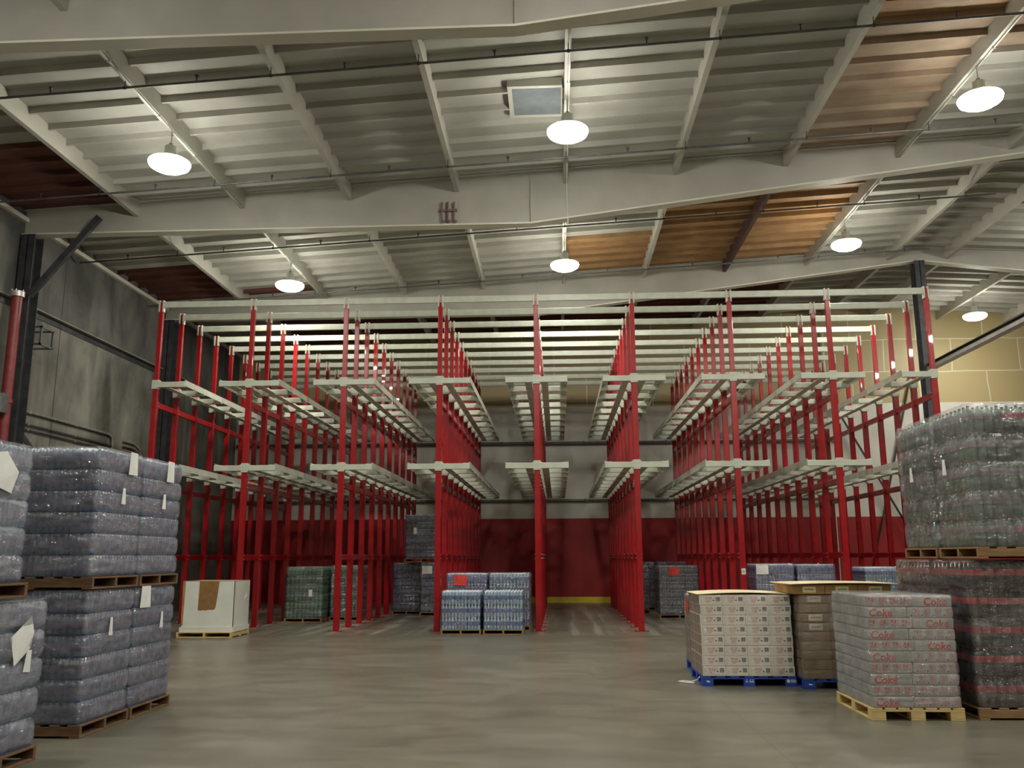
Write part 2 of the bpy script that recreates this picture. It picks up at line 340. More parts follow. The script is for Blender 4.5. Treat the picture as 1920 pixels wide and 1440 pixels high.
for nm, y0, y1 in (('wall_back', YB, YB+.3), ('wall_front', YF-.3, YF)):
    mb = MB(); pr = [(XL-.3, 0), (XR+.3, 0), (XR+.3, deck(XR)+.2), (RIDGE, deck(RIDGE)+.2), (XL-.3, deck(XL)+.2)]
    mb.add([(x, y0, z) for x, z in pr]+[(x, y1, z) for x, z in pr], [(0, 1, 2, 3, 4), (9, 8, 7, 6, 5)]+[(i, i+5, (i+1) % 5+5, (i+1) % 5) for i in range(5)], 'wall_banded')
    struct(mb.build(nm))
mb = MB(); mb.box(-2.6, 1.9, YB-.06, YB, 0, .20, 'yellow_paint'); struct(mb.build('baseboard_back'))
# ceiling: plywood deck with small joists between the purlins
mb = MB(); edges = [XL]+PX+[XR]; edges = sorted(edges+[RIDGE])
def cell_mat(x, y):
    if 18.6 < y < 26:
        if 2.72 < x < 7.6: return 'raw_plywood'
        if .28 < x < 2.72 and y > 22.9: return 'raw_plywood'
        if x < -9.48 and y > 23.2: return 'red_plywood_and_shade'
        if -9.48 < x < -7.04 and y > 25.1: return 'red_plywood_and_shade'
    if 11.2 < y < 18.6:
        if 5.16 < x < 7.6: return 'faded_plywood' if y > 13.4 else 'raw_plywood'
        if 7.6 < x < 10 and y < 15: return 'faded_plywood'
        if x < -9.48 and 15.7 < y: return 'red_plywood_and_shade'
    if 26 < y and -9.48 < x < 7.6: return 'red_plywood_and_shade'  # rear deck painted dark for the unlit bay's shade; some panels are truly brown
    return 'deck_white'
for a, c in zip(edges[:-1], edges[1:]):
    xm = (a+c)/2
    for g0, g1 in zip(GY[:-1], GY[1:]):
        n = 12; st = (g1-g0)/n
        for k in range(n):
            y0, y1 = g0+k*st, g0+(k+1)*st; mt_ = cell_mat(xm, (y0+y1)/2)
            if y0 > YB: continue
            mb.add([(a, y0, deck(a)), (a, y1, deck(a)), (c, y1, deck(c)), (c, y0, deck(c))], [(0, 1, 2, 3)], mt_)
            if k and c-a > .5:
                mb.obox((a, y0, deck(a)-.06), (c, y0, deck(c)-.06), .05, .12, mt_)
mb.box(XL-.3, XR+.3, YF-.3, YB+.3, deck(RIDGE)+.25, deck(RIDGE)+.35, 'deck_white')
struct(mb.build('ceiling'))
tn = 0
for gy in GY[:-1]:
    tn += 1; mb = MB()
    xs = [XL+.02, -.5, RIDGE, 2*RIDGE+.5, XR-.02]
    for a, c in zip(xs[:-1], xs[1:]):
        vs = [(x, y, z) for y in (gy-.012, gy+.012) for x, z in ((a, gb(a)), (c, gb(c)), (c, deck(c)-.005), (a, deck(a)-.005))]
        mb.add(vs, [(0, 1, 2, 3), (7, 6, 5, 4), (0, 4, 5, 1), (2, 6, 7, 3)], 'girder_white')
        mb.obox((a, gy, gb(a)-.0), (c, gy, gb(c)-.0), .26, .035, 'flange_white')
        mb.obox((a, gy, deck(a)-.03), (c, gy, deck(c)-.03), .2, .03, 'girder_white')
    for x in (-.5,):
        mb.box(x-.008, x+.008, gy-.1, gy+.1, gb(x), deck(x)-.04, 'girder_white')
    struct(mb.build('trim_%d' % tn))
for x in PX:
    for g0, g1 in zip(GY[:-1], GY[1:]):
        tn += 1; mb = MB(); y1 = min(g1-.015, YB)
        mat = 'dark_timber' if (abs(x-5.157) < .1 and 18 < g0 < 20) else 'purlin_white'
        mb.box(x-.05, x+.05, g0+.015, y1, pb(x), deck(x)-.002, mat)
        struct(mb.build('trim_%d' % tn))
for nm, z, hw in (('trim_%d' % (tn+1), 9.22, .05),):
    mb = MB(); mb.box(XL, XL+.10, YF, YB, z-.05, z+.05, 'flange_white'); struct(mb.build(nm))
tn += 1
# ------------------------------------------------------------------ steel columns, struts, pipes
def column(x, y, top, wx, wy, label, z0=0):
    t = thing('steel_column', label, 'column', (x, y, 0))
    mb = MB(); mb.box(-wx/2, wx/2, -wy/2, -wy/2+.02, .02, top, 'dark_steel'); mb.box(-wx/2, wx/2, wy/2-.02, wy/2, .02, top, 'dark_steel'); mb.box(-.01, .01, -wy/2, wy/2, .02, top, 'dark_steel')
    mb.build('column_shaft', t); mb = MB(); mb.box(-wx*.7, wx*.7, -wy*.7, wy*.7, 0, .02, 'dark_steel'); mb.build('base_plate', t); return t
column(RIDGE, 26.0, gb(RIDGE)-.02, .30, .36, 'tall dark steel column behind the right end of the red rack')
column(RIDGE, 18.6, gb(RIDGE)-.02, .30, .36, 'dark steel column out past the right edge, carrying the pale rail')
column(XL+.22, 18.6, 8.83, .32, .36, 'dark steel column against the stained concrete wall beside the red pipe')
column(XL+.22, 26.0, 8.83, .32, .36, 'dark steel column on the left wall behind the red rack')
mb = MB(); mb.obox((XL+.46, 18.34, 7.34), (-10.2, 18.34, 9.15), .10, .10, 'dark_steel'); mb.obox((XL+.46, 18.28, 7.34), (-10.2, 18.28, 9.15), .02, .14, 'dark_steel')
tag(mb.build('knee_brace'), 'dark diagonal knee brace from the left wall column up to the roof girder', 'brace')
mb = MB(); mb.ibeam((RIDGE, 18.79, 7.0), (RIDGE, 25.81, 7.0), .16, .20, 'dark_steel'); mb.box(RIDGE-.085, RIDGE-.075, 18.8, 25.8, 6.91, 7.0, 'bright_steel'); mb.box(RIDGE-.12, RIDGE+.08, 18.8, 25.8, 6.885, 6.90, 'bright_steel')
tag(mb.build('strut_beam'), 'long steel strut with a pale lower edge, sloping into view at the right', 'beam')
mb = MB(); mb.box(XL, XL+.14, YF, 18.42, 7.27, 7.30, 'pipe_grey'); mb.box(XL, XL+.14, 18.78, YB, 7.27, 7.30, 'pipe_grey'); mb.box(XL, XL+.02, YF, 18.42, 7.12, 7.27, 'dark_steel'); mb.box(XL, XL+.02, 18.78, YB, 7.12, 7.27, 'dark_steel')
tag(mb.build('wall_ledge'), 'long grey steel ledge running along the upper concrete wall', 'ledge')
t = thing('standpipe', 'thick dark red vertical pipe beside the left wall column', 'pipe', (XL+.42, 17.95, 0))
mb = MB(); mb.tube([(0, 0, 0), (0, 0, 7.25)], .11, 'pipe_red', 14); mb.build('pipe', t)
mb = MB(); mb.tube([(0, 0, 7.2), (0, 0, 7.32)], .15, 'bright_steel', 14)
for k in range(6): mb.tube([(.12*cos(k), .12*sin(k), 7.32), (.12*cos(k), .12*sin(k), 7.36)], .012, 'bright_steel', 6)
mb.build('flange', t)
for zz_ in (2.2, 4.85):
    mb = MB(); mb.tube([(0, 0, zz_), (0, 0, zz_+.09)], .13, 'pipe_red', 14); mb.build('coupling', t)
mb = MB()
for z in (6.35, 6.75): mb.box(0, .5, -.02, .02, z, z+.04, 'grey_steel'); mb.box(0, .5, .45, .49, z, z+.04, 'grey_steel'); mb.box(.46, .5, 0, .47, z, z+.04, 'grey_steel')
for y in (0, .47): mb.box(.46, .5, y-.02, y+.02, 6.35, 6.79, 'grey_steel')
tag(mb.build('wall_bracket', None, (XL, 18.85, 0)), 'small open steel bracket frame on the concrete wall under the ledge', 'bracket')
def pipe_run(name, label, cat, pts, r, mat, clips=()):
    t = thing(name, label, cat, pts[0]); o = Vector(pts[0])
    mb = MB(); mb.tube([Vector(p)-o for p in pts], r, mat, 8); mb.build('conduit', t)
    for c in clips:
        mb = MB(); c = Vector(c)-o; mb.box(c.x-.04, c.x+r+.006, c.y-.02, c.y+.02, c.z-r-.006, c.z+r+.006, 'bright_steel'); mb.build('clip', t)
for k, (z, r, w_) in enumerate(((4.90, .035, 'topmost'), (4.62, .022, 'middle'), (4.50, .022, 'lowest'))):
    x = XL+.05; cl = [(x, y, z) for y in (17, 19.4, 21.4)]
    yb_ = 23.3+.14*k
    pipe_run('wall_conduit', '%s of the three dark conduits running along the concrete wall' % w_, 'conduit', [(x, 12, z), (x, yb_-.25, z), (x, yb_-.08, z-.05), (x, yb_, z-.25), (x, yb_, 0)], r, 'pipe_grey' if k == 0 else 'grey_steel', cl)
for k in range(3):
    pipe_run('wall_conduit', '%s of the curved conduits on the wall behind the front left rack post' % ('outermost', 'middle', 'innermost')[k], 'conduit', [(XL+.06, 24.9+.12*k, 0), (XL+.06, 24.9+.12*k, 4.5-.15*k), (XL+.06, 24.85+.12*k, 4.7-.15*k), (XL+.06, 24.5, 4.82-.13*k), (XL+.06, 23.9, 4.82-.13*k)], .03, 'pipe_grey')
t = thing('junction_box', 'grey junction box mounted beside the red pipe', 'electrical box', (XL+.42, 17.70, 4.6))
mb = MB(); mb.cbox(-.16, .16, -.12, .10, 0, .42, 'grey_steel', .01); mb.build('box', t)
mb = MB(); mb.cbox(-.14, .14, -.135, -.12, .02, .40, 'pipe_grey', .005); mb.build('cover', t)
# pipes along the back wall
for z, r, lab in ((5.72, .06, 'upper dark pipe running along the white band of the back wall'), (3.62, .05, 'lower dark pipe running along the back wall above the red dado')):
    t = thing('wall_pipe', lab, 'pipe', (XL+.1, YB-.12, z)); mb = MB(); mb.tube([(0, 0, 0), (22.2, 0, 0)], r, 'grey_steel', 8); mb.build('pipe', t)
    for x in range(1, 22, 3):
        mb = MB(); mb.box(x-.02, x+.02, -r-.01, .12, -r-.01, r+.01, 'dark_steel'); mb.build('clip', t)
t = thing('cross_brace', 'dark crossed diagonal braces on the back wall right of the rack', 'brace', (11.9, YB-.2, 0))
for p, q, dy in (((-1.7, 6.9), (1.8, .0), 0), ((1.1, 8.1), (-1.1, .0), .08)):
    mb = MB(); mb.obox((p[0], dy, p[1]), (q[0], dy, q[1]+.05), .03, .14, 'dark_steel', (0, 1, 0)); mb.build('brace_bar', t)
mb = MB(); mb.tube([(9.9, YB-.08, 0), (9.9, YB-.08, 9.9)], .07, 'rack_white', 10); tag(mb.build('downpipe'), 'white vertical pipe on the back wall at the right end of the rack', 'pipe')
t = thing('cross_brace', 'dark crossed braces against the left wall seen through the rack posts', 'brace', (XL+.3, 22.3, 0))
for s in (-1, 1):
    mb = MB(); mb.obox((.05*s, -3.4*s, .1), (.05*s, 3.4*s, 4.3), .12, .03, 'dark_steel', (1, 0, 0)); mb.build('brace_bar', t)
# roof hatch
t = thing('roof_hatch', 'dark square roof hatch above the centre front lamp', 'hatch', (-.27, 15.25, deck(-.27)))
mb = MB(); mb.box(-.46, .44, -.5, .5, -.15, -.13, 'slate_panel'); mb.build('panel', t)
mb = MB()
for a, b_, c, d in ((-.54, -.46, -.58, .58), (.44, .46, -.58, .58), (-.46, .44, -.58, -.5), (-.46, .44, .5, .58)): mb.box(a, b_, c, d, -.16, 0, 'purlin_white')
mb.build('frame', t)
# ------------------------------------------------------------------ high bay lamps
def lamp_meshes():  # lens widened and housing whitened to stand in for the lamp's glare
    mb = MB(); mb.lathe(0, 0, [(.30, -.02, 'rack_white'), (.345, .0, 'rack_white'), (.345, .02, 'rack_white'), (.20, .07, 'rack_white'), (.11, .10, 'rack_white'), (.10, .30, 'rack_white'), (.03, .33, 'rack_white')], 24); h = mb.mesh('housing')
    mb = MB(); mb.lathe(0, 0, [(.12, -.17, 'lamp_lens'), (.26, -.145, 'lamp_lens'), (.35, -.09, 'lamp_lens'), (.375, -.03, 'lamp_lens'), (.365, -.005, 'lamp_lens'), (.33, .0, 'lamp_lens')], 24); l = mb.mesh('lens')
    return h, l
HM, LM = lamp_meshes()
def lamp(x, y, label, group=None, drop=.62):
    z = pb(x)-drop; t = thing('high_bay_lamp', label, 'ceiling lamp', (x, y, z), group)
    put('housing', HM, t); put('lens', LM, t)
    mb = MB(); mb.tube([(0, 0, .32), (0, 0, drop)], .012, 'bright_steel', 6); mb.tube([(0, 0, .30), (0, 0, .36)], .035, 'pipe_grey', 8); mb.build('hanger', t)
LX = PX[1], PX[4], PX[7]
names = {(14.85, 0): 'round lit lamp at the upper left of the front ceiling bay', (14.85, 1): 'round lit lamp at upper centre beside the roof hatch', (14.85, 2): 'large round lit lamp at the upper right corner of the ceiling',
         (22.3, 0): 'round lit lamp over the left part of the red rack', (22.3, 1): 'round lit lamp over the middle of the red rack', (22.3, 2): 'round lit lamp over the right part of the red rack'}
for y in (22.3, 14.85):
    for k, x in enumerate(LX): lamp(x, y, names[(y, k)])
lamp(14.2, 29.7, 'farthest round lamp, low at the right beyond the dark steel column')
for y, x, lab in ((7.5, LX[0], 'round lamp just above the frame, over the nearest left stack'), (7.5, LX[1], 'round lamp just above the frame, over the middle of the floor'), (7.5, LX[2], 'round lamp just above the frame, over the nearest right stack'),
                  (.2, LX[1], 'round lamp behind the viewer, middle one'), (.2, LX[2], 'round lamp behind the viewer, right one'),
                  (-7.2, LX[2], 'unseen round lamp added far behind the viewer to brighten the load fronts')): lamp(x, y, lab)  # the rearmost lamp is unseen, added to brighten surfaces facing the camera
for y, lab in ((22.3, 'round lamp right of the columns, beside the rack'), (14.85, 'round lamp right of the columns, beyond the upper right corner'), (7.5, 'round lamp right of the columns, level with the cola stack')): lamp(14.2, y, lab)
# conduits under the lamp purlins
for k, x in enumerate(LX):
    wd = ('left', 'middle', 'right')[k]
    z = pb(x)-.02
    for g0, g1, nm in ((11.25, 18.55, 'front'), (18.65, 25.95, 'rear')):
        t = thing('roof_conduit', 'thin pale conduit under the roof purlin feeding the %s lamp of the %s row' % (wd, nm), 'conduit', (x, g0, z))
        pts = [(.02, 0, 0), (.02, g1-g0-.10, 0)]
        if k == 1 and nm == 'front': pts += [(.03, g1-g0-.06, -.05), (.04, g1-g0-.06, -.98)]
        mb = MB(); mb.tube(pts, .018, 'rack_white', 8); mb.build('conduit', t)
        for q in (1.2, 3.0, 4.6, 6.2):
            mb = MB(); mb.box(-.01, .05, q-.015, q+.015, -.022, .02, 'bright_steel'); mb.build('clip', t)
# sprinkler pipes
for y, lab in ((13.05, 'sprinkler pipe crossing the ceiling nearest the viewer'), (16.95, 'sprinkler pipe crossing just in front of the second roof girder'),
               (20.8, 'sprinkler pipe crossing just behind the second roof girder'), (24.7, 'farthest sprinkler pipe, crossing above the red rack'), (9.1, 'sprinkler pipe crossing overhead above the viewer'), (5.2, 'sprinkler pipe behind the viewer')):
    t = thing('sprinkler_pipe', lab, 'pipe', (0, y, 0)); zf = lambda x: 9.63+.056*x
    mb = MB(); mb.tube([(XL+.1, 0, zf(XL+.1)), (10.75, 0, zf(10.75))], .022, 'grey_steel', 8); mb.build('pipe', t)
    for k in range(-1, 8):
        x = -8.3+2.46*k; z = zf(x)
        mb = MB(); mb.tube([(x, 0, z+.01), (x, 0, z+.07)], .014, 'dark_steel', 6); mb.lathe(x, 0, [(.012, z+.07, 'dark_steel'), (.03, z+.10, 'dark_steel'), (.035, z+.115, 'dark_steel')], 8); mb.build('sprinkler_head', t)
    for x in PX[:9]:
        mb = MB(); mb.tube([(x, 0, zf(x)), (x, 0, pb(x))], .008, 'dark_steel', 5); mb.tube([(x-.02, 0, zf(x)), (x+.02, 0, zf(x))], .03, 'dark_steel', 8); mb.build('hanger', t)
mb = MB()
for dx in (-.13, .0, .14): mb.tube([(dx, 0, .0), (dx, 0, .42)], .02, 'clamp_mauve', 6); mb.tube([(dx, 0, 0), (dx+.05, 0, -.05)], .03, 'clamp_mauve', 6)
mb.box(-.2, .2, .0, .06, .2, .26, 'clamp_mauve')
tag(mb.build('pipe_clamp', None, (-2.35, 18.52, 8.98)), 'faded mauve clamps on the face of the second roof girder', 'clamp')

# ------------------------------------------------------------------ the red drive-in rack
RX0, RS, RY0, RK, NR, NP = -9.4756, 2.2565, 20.161, 1.166, 9, 10
Z1, Z2 = 3.583, 5.580
rack = thing('drive_in_rack', 'huge empty red steel drive-in pallet rack with white arms and tie beams', 'pallet rack', (RX0, RY0, 0))
mb = MB()
mb.box(-.15, .15, -.11, .11, 0, .015, 'rack_red')
mb.cbox(-.066, .066, -.05, .05, .015, 5.80, 'rack_red', .008); mb.cbox(-.052, .052, -.045, .045, 5.78, 7.42, 'rack_red', .006)
mb.box(-.026, .026, -.03, .03, 7.40, 7.70, 'rack_red')
for s in (-1, 1):
    mb.box(min(s*.03, s*.062), max(s*.03, s*.062), -.05, .05, 7.44, 7.72, 'rack_white')
    mb.tube([(s*.09, -.06, .012), (s*.09, -.06, .04)], .014, 'bright_steel', 6); mb.tube([(s*.09, .06, .012), (s*.09, .06, .04)], .014, 'bright_steel', 6)
for z in (Z1, Z2):
    mb.cbox(-.082, .082, -.072, .055, z-.035, z+.005, 'rack_white', .004); mb.cbox(-.082, .082, -.068, .055, z+.125, z+.18, 'rack_white', .004)
for z in (1.62, 3.25, 5.18):
    for s in (-1, 1):
        for dz in (-.045, .045): mb.tube([(s*.066, .02, z+dz), (s*.08, .02, z+dz)], .012, 'bright_steel', 6)
POST = mb.mesh('post')
def arm_mesh(l, r):
    mb = MB(); mb.cbox(l, r, -.075, -.045, .0, .13, 'rack_white', .006)
    mb.box(l, r, -.045, .0, .0, .012, 'rack_white'); mb.box(l, r, -.045, .0, .118, .13, 'rack_white')
    for s in (-1, 1):
        if (s < 0 and l > -.3) or (s > 0 and r < .3): continue
        a, c = sorted((s*.07, s*.13)); mb.add([(a, -.045, .13), (c, -.045, .13), (c, .04, .13), (a, .04, .13), (s*.07, -.045, .175), (s*.07, .04, .175)], [(0, 1, 2, 3), (0, 1, 4) if s > 0 else (0, 1, 4), (3, 2, 5), (1, 2, 5, 4)], 'rack_white')
    return mb.mesh('cross_arm')
def rail_mesh(l, r):
    mb = MB(); y1 = RK*(NP-1)+.1
    for s in (-1, 1):
        if (s < 0 and l > -.3) or (s > 0 and r < .3): continue
        a, c = sorted((s*.56, s*.715)); mb.box(a, c, -.04, y1, .13, .142, 'rack_white')
        a, c = sorted((s*.700, s*.715)); mb.box(a, c, -.04, y1, .03, .17, 'rack_white')
        a, c = sorted((s*.11, s*.27)); mb.box(a, c, .0, y1, .02, .032, 'rack_white'); a, c = sorted((s*.11, s*.12)); mb.box(a, c, .0, y1, .02, .10, 'rack_white')
    return mb.mesh('shelf_frame')
AM = {}; 
for i in range(NR):
    x = i*RS; mb = MB()
    for z in (1.62, 3.25, 5.18): mb.cbox(-.035, .035, 0, RK*(NP-1), z-.065, z+.065, 'rack_red', .006)
    row = mb.build('upright_row', rack, (x, .0, 0))
    for k in range(NP): put('post', POST, row, (0, k*RK, 0))
    l, r = (-.082 if i == 0 else -.72), (.082 if i == NR-1 else .72); key = (l, r)
    if key not in AM:
        a = arm_mesh(l, r); q = MB()
        for k in range(5, NP):
            o = len(q.v); q.v += [(v.co.x, v.co.y+k*RK, v.co.z) for v in a.vertices]; q.f += [tuple(t_+o for t_ in p.vertices) for p in a.polygons]; q.m += [0]*len(a.polygons); q.sm += [False]*len(a.polygons)
        q.mats = ['rack_white']; AM[key] = (a, rail_mesh(l, r), q.mesh('cross_arm'))
    a, rm, far = AM[key]
    for z in (Z1, Z2):
        sf = put('shelf_frame', rm, rack, (x, 0, z))
        for k in range(5): put('cross_arm', a, sf, (0, k*RK, 0))
        f = put('cross_arm', far, sf, (0, 0, 0)); f['kind'] = 'stuff'
mb = MB(); L_ = RS*(NR-1); mb.cbox(.03, L_-.03, -.03, .03, -.075, .075, 'rack_white', .006); TB = mb.mesh('tie_beam')
for k in range(NP): put('tie_beam', TB, rack, (0, k*RK-.0, 7.62))
tag(put('post_label', (lambda m_: (m_.box(-.045, .045, -.004, 0, 0, .13, 'paper_white'), [m_.box(-.03+.012*j, -.025+.012*j, -.005, -.004, .03, .09, 'ink_black') for j in range(5)], m_.mesh('post_label'))[-1])(MB()), None, (RX0+6*RS+.005, RY0-.0505, 1.21)), 'small white barcode label on a red front rack post', 'label')

# ------------------------------------------------------------------ pallets
PC = {}
def board(lx, ly, lz, mat):
    k = (round(lx, 3), round(ly, 3), round(lz, 3), mat)
    if k not in PC:
        mb = MB(); mb.cbox(-lx/2, lx/2, -ly/2, ly/2, 0, lz, mat, .003); PC[k] = mb.mesh('board')
    return PC[k]
def pallet(x0, x1, y0, y1, z, label, run='x', mat='pallet_wood', h=.115, group=None, block=False, marks=False):
    W, D = x1-x0, y1-y0; t = thing('pallet', label, 'pallet', ((x0+x1)/2, (y0+y1)/2, z), group)
    if run == 'x': A, B, rot = W, D, 0
    else: A, B, rot = D, W, pi/2
    def P(name, lx, ly, lz, cx, cy, cz, mt_=None):
        o = put(name, board(lx, ly, lz, mt_ or mat), t)
        o.location = (cx, cy, cz) if not rot else (cy, -cx, cz); o.rotation_euler = (0, 0, -rot if rot else 0); return o
    if not block:
        for s in (-1, 0, 1): P('stringer', A, .04, h-.036, 0, s*(B/2-.02), .018)
        n = 7
        for k in range(n): P('deck_board', .095 if k not in (0, n-1) else .12, B, .018, -A/2+.06+k*(A-.12)/(n-1), 0, h-.018)
        for k in range(3): P('bottom_board', .10, B, .018, -A/2+.05+k*(A-.10)/2, 0, 0)
    else:
        for s in (-1, 0, 1):
            for q in (-1, 0, 1):
                P('block', .14, .12, h-.054, s*(A/2-.07), q*(B/2-.06), .018)
            P('bottom_board', .14, B, .018, s*(A/2-.07), 0, 0)
        for q in (-1, 0, 1): P('stringer_board', A, .12, .018, 0, q*(B/2-.06), h-.036)
        for k in range(7): P('deck_board', .11, B, .018, -A/2+.055+k*(A-.11)/6, 0, h-.018)
    if marks:
        y = -D/2-.0015
        mb = MB(); mb.poly([(-W/2+.05, y, .055), (-W/2+.09, y, .045), (-W/2+.10, y, .06), (-W/2+.06, y, .07)], 'paper_white'); mb.build('stencil_mark', t)
        mb = MB()
        for dx in (-.045, 0, .03): mb.poly([(dx, y, .05), (dx+.025, y, .05), (dx+.025, y, .06), (dx, y, .06)], 'paper_white'); mb.poly([(dx+.005, y, .072), (dx+.02, y, .072), (dx+.02, y, .08), (dx+.005, y, .08)], 'paper_white')
        mb.build('stencil_mark', t)
        mb = MB(); cx = W/2-.105; mb.poly([(cx+.022*cos(a*pi/5), y, .065+.022*sin(a*pi/5)) for a in range(10)], 'paper_white')
        for j, (p_, q_) in enumerate(((.03, .09), (.03, .10), (.03, .085))): mb.poly([(cx+p_, y, .048+j*.014), (cx+q_, y, .048+j*.014), (cx+q_, y, .055+j*.014), (cx+p_, y, .055+j*.014)], 'paper_white')
        mb.build('stencil_mark', t)
    return t

# ------------------------------------------------------------------ wrapped bottle loads
def bottle(mb, cx, cy, r, h, pre, lab=None, n=8, big=False):
    b_, l_, c_ = pre+'_body', lab or pre+'_label', pre+'_cap'
    if big: pf = [(.75, 0, b_), (1, .03, b_), (1, .30, b_), (.97, .33, b_), (.97, .50, b_), (1.01, .51, l_), (1.01, .72, l_), (.98, .73, b_), (.72, .83, b_), (.34, .92, b_), (.28, .945, b_), (.34, .95, c_), (.34, 1.0, c_)]
    else: pf = [(.75, 0, b_), (1, .03, b_), (1, .26, b_), (.9, .29, b_), (1, .33, b_), (1.01, .36, l_), (1.01, .64, l_), (.97, .66, b_), (.75, .80, b_), (.42, .88, b_), (.42, .91, b_), (.46, .92, c_), (.46, 1.0, c_)]
    mb.lathe(cx, cy, [(r*a, h*z, m_) for a, z, m_ in pf], n)
PK = {}
def pack_mesh(lx, ly, h, nx, ny, pre, lab=None, big=False, shell=True):
    k = (round(lx, 3), round(ly, 3), round(h, 3), nx, ny, pre, lab)
    if k in PK: return PK[k]
    mb = MB(); px, py = lx/nx, ly/ny; r = min(px, py)/2*.97
    for i in range(nx):
        for j in range(ny): bottle(mb, -lx/2+px*(i+.5), -ly/2+py*(j+.5), r, h-.004, pre, lab, 8, big)
    mb.box(-lx/2+.004, lx/2-.004, -ly/2+.004, ly/2-.004, 0, .004, pre+'_body')
    if shell:
        e = .002; mb.cbox(-lx/2+e, lx/2-e, -ly/2+e, ly/2-e, .002, h*.86, 'film_pack', .022)
        for s in (-1, 1):          # printed rounds on the pack film
            for q in range(2):
                cx = (-.22+.44*q)*lx; y = s*(ly/2+.0005); rr_ = h*.19
                mb.poly([(cx+rr_*cos(a*pi/6), y, h*.45+rr_*sin(a*pi/6)) for a in range(12)], 'ink_blue')
                cy_ = (-.25+.5*q)*ly; xx = s*(lx/2+.0005); mb.poly([(xx, cy_+rr_*cos(a*pi/6), h*.45+rr_*sin(a*pi/6)) for a in range(12)], 'ink_blue')
    PK[k] = mb.mesh('bottle_pack'); return PK[k]
def wrap_mesh(W, D, H, layers, mat, bulge=.016, top=False, seed=0, rc=.045, flare=0.0):
    rnd = random.Random(seed); mb = MB(); hw, hd = W/2+.012, D/2+.012
    per = []
    ns = 36
    def side(a, b_):
        return [tuple(a[q]+(b_[q]-a[q])*i/ns for q in (0, 1)) for i in range(ns)]
    for (cx, cy, a0) in ((hw-rc, -hd+rc, -90), (hw-rc, hd-rc, 0), (-hw+rc, hd-rc, 90), (-hw+rc, -hd+rc, 180)):
        arc = [(cx+rc*cos(radians(a0+30*i)), cy+rc*sin(radians(a0+30*i)), cos(radians(a0+30*i)), sin(radians(a0+30*i))) for i in range(4)]
        per.append(arc)
    ring = []
    for q in range(4):
        arc = per[q]; nx_ = per[(q+1) % 4][0]; ring += arc; a = arc[-1]
        for i in range(1, ns): f = i/ns; ring.append((a[0]+(nx_[0]-a[0])*f, a[1]+(nx_[1]-a[1])*f, a[2], a[3]))
    N = len(ring); zs = []
    sub = 10
    for l in range(layers*sub+1):
        f = l/sub; fr = f-math.floor(f); z = H*l/(layers*sub)
        zs.append((z, -bulge*1.3*(1-math.sqrt(max(0, 1-(1-min(1, min(fr, 1-fr)/.34))**2)))))
    zs = zs+([(H+.012, -.03)] if not top else [(H+.010, -.012)])
    ph = [rnd.random()*6 for _ in range(6)]
    vs = []
    for li, (z, off) in enumerate(zs):
        lean = flare*z/H
        for k, (x, y, nx_, ny_) in enumerate(ring):
            d = off + .0035*sin(k*.35+ph[0]+z*9) + .0025*sin(k*.9+ph[1]-z*23) + .0015*sin(k*1.9+z*61+ph[2]) + rnd.uniform(-.0016, .0016) + lean
            vs.append((x+nx_*d, y+ny_*d, z))
    F = [(l*N+k, l*N+(k+1) % N, (l+1)*N+(k+1) % N, (l+1)*N+k) for l in range(len(zs)-1) for k in range(N)]
    if top:
        F.append(tuple((len(zs)-1)*N+k for k in range(N)))
    mb.add(vs, F, mat, True); return mb.mesh('stretch_wrap')
def sheet(parent, name, side, u, z, w_, h, W, D, mat='paper_white', tilt=0, curl=.01, poly=None):
    """a paper sheet stuck on the wrap: side 'x+', 'x-' or 'y-' ; u along the face, z up (centre)"""
    mb = MB(); n = 4; off = .022
    pts = poly or [(-w_/2, -h/2), (w_/2, -h/2), (w_/2, h/2), (-w_/2, h/2)]
    c, s = cos(tilt), sin(tilt); pts = [(a*c-b_*s, a*s+b_*c) for a, b_ in pts]
    def P(a, b_, o):
        if side == 'x+': return (W/2+off+o, u+a, z+b_)
        if side == 'x-': return (-W/2-off-o, u+a, z+b_)
        return (u+a, -D/2-off-o, z+b_)
    o1 = [P(a, b_, curl*(i % 2)) for i, (a, b_) in enumerate(pts)]; o2 = [P(a, b_, curl*(i % 2)+.0012) for i, (a, b_) in enumerate(pts)]; k = len(pts)
    mb.add(o1+o2, [tuple(range(k)), tuple(range(2*k-1, k-1, -1))]+[(i, i+k, (i+1) % k+k, (i+1) % k) for i in range(k)], mat)
    return mb.build(name, parent)
TYPES = {  # bottle family: bottles across x, bottles across y, style
    'water': (18, 15, False), 'aqua': (15, 12, False), 'navy': (15, 12, False), 'purple': (15, 12, False), 'slate': (15, 12, False),
    'cola': (12, 9, True), 'lime': (12, 9, True), 'green': (12, 9, True)}
LN = [0]
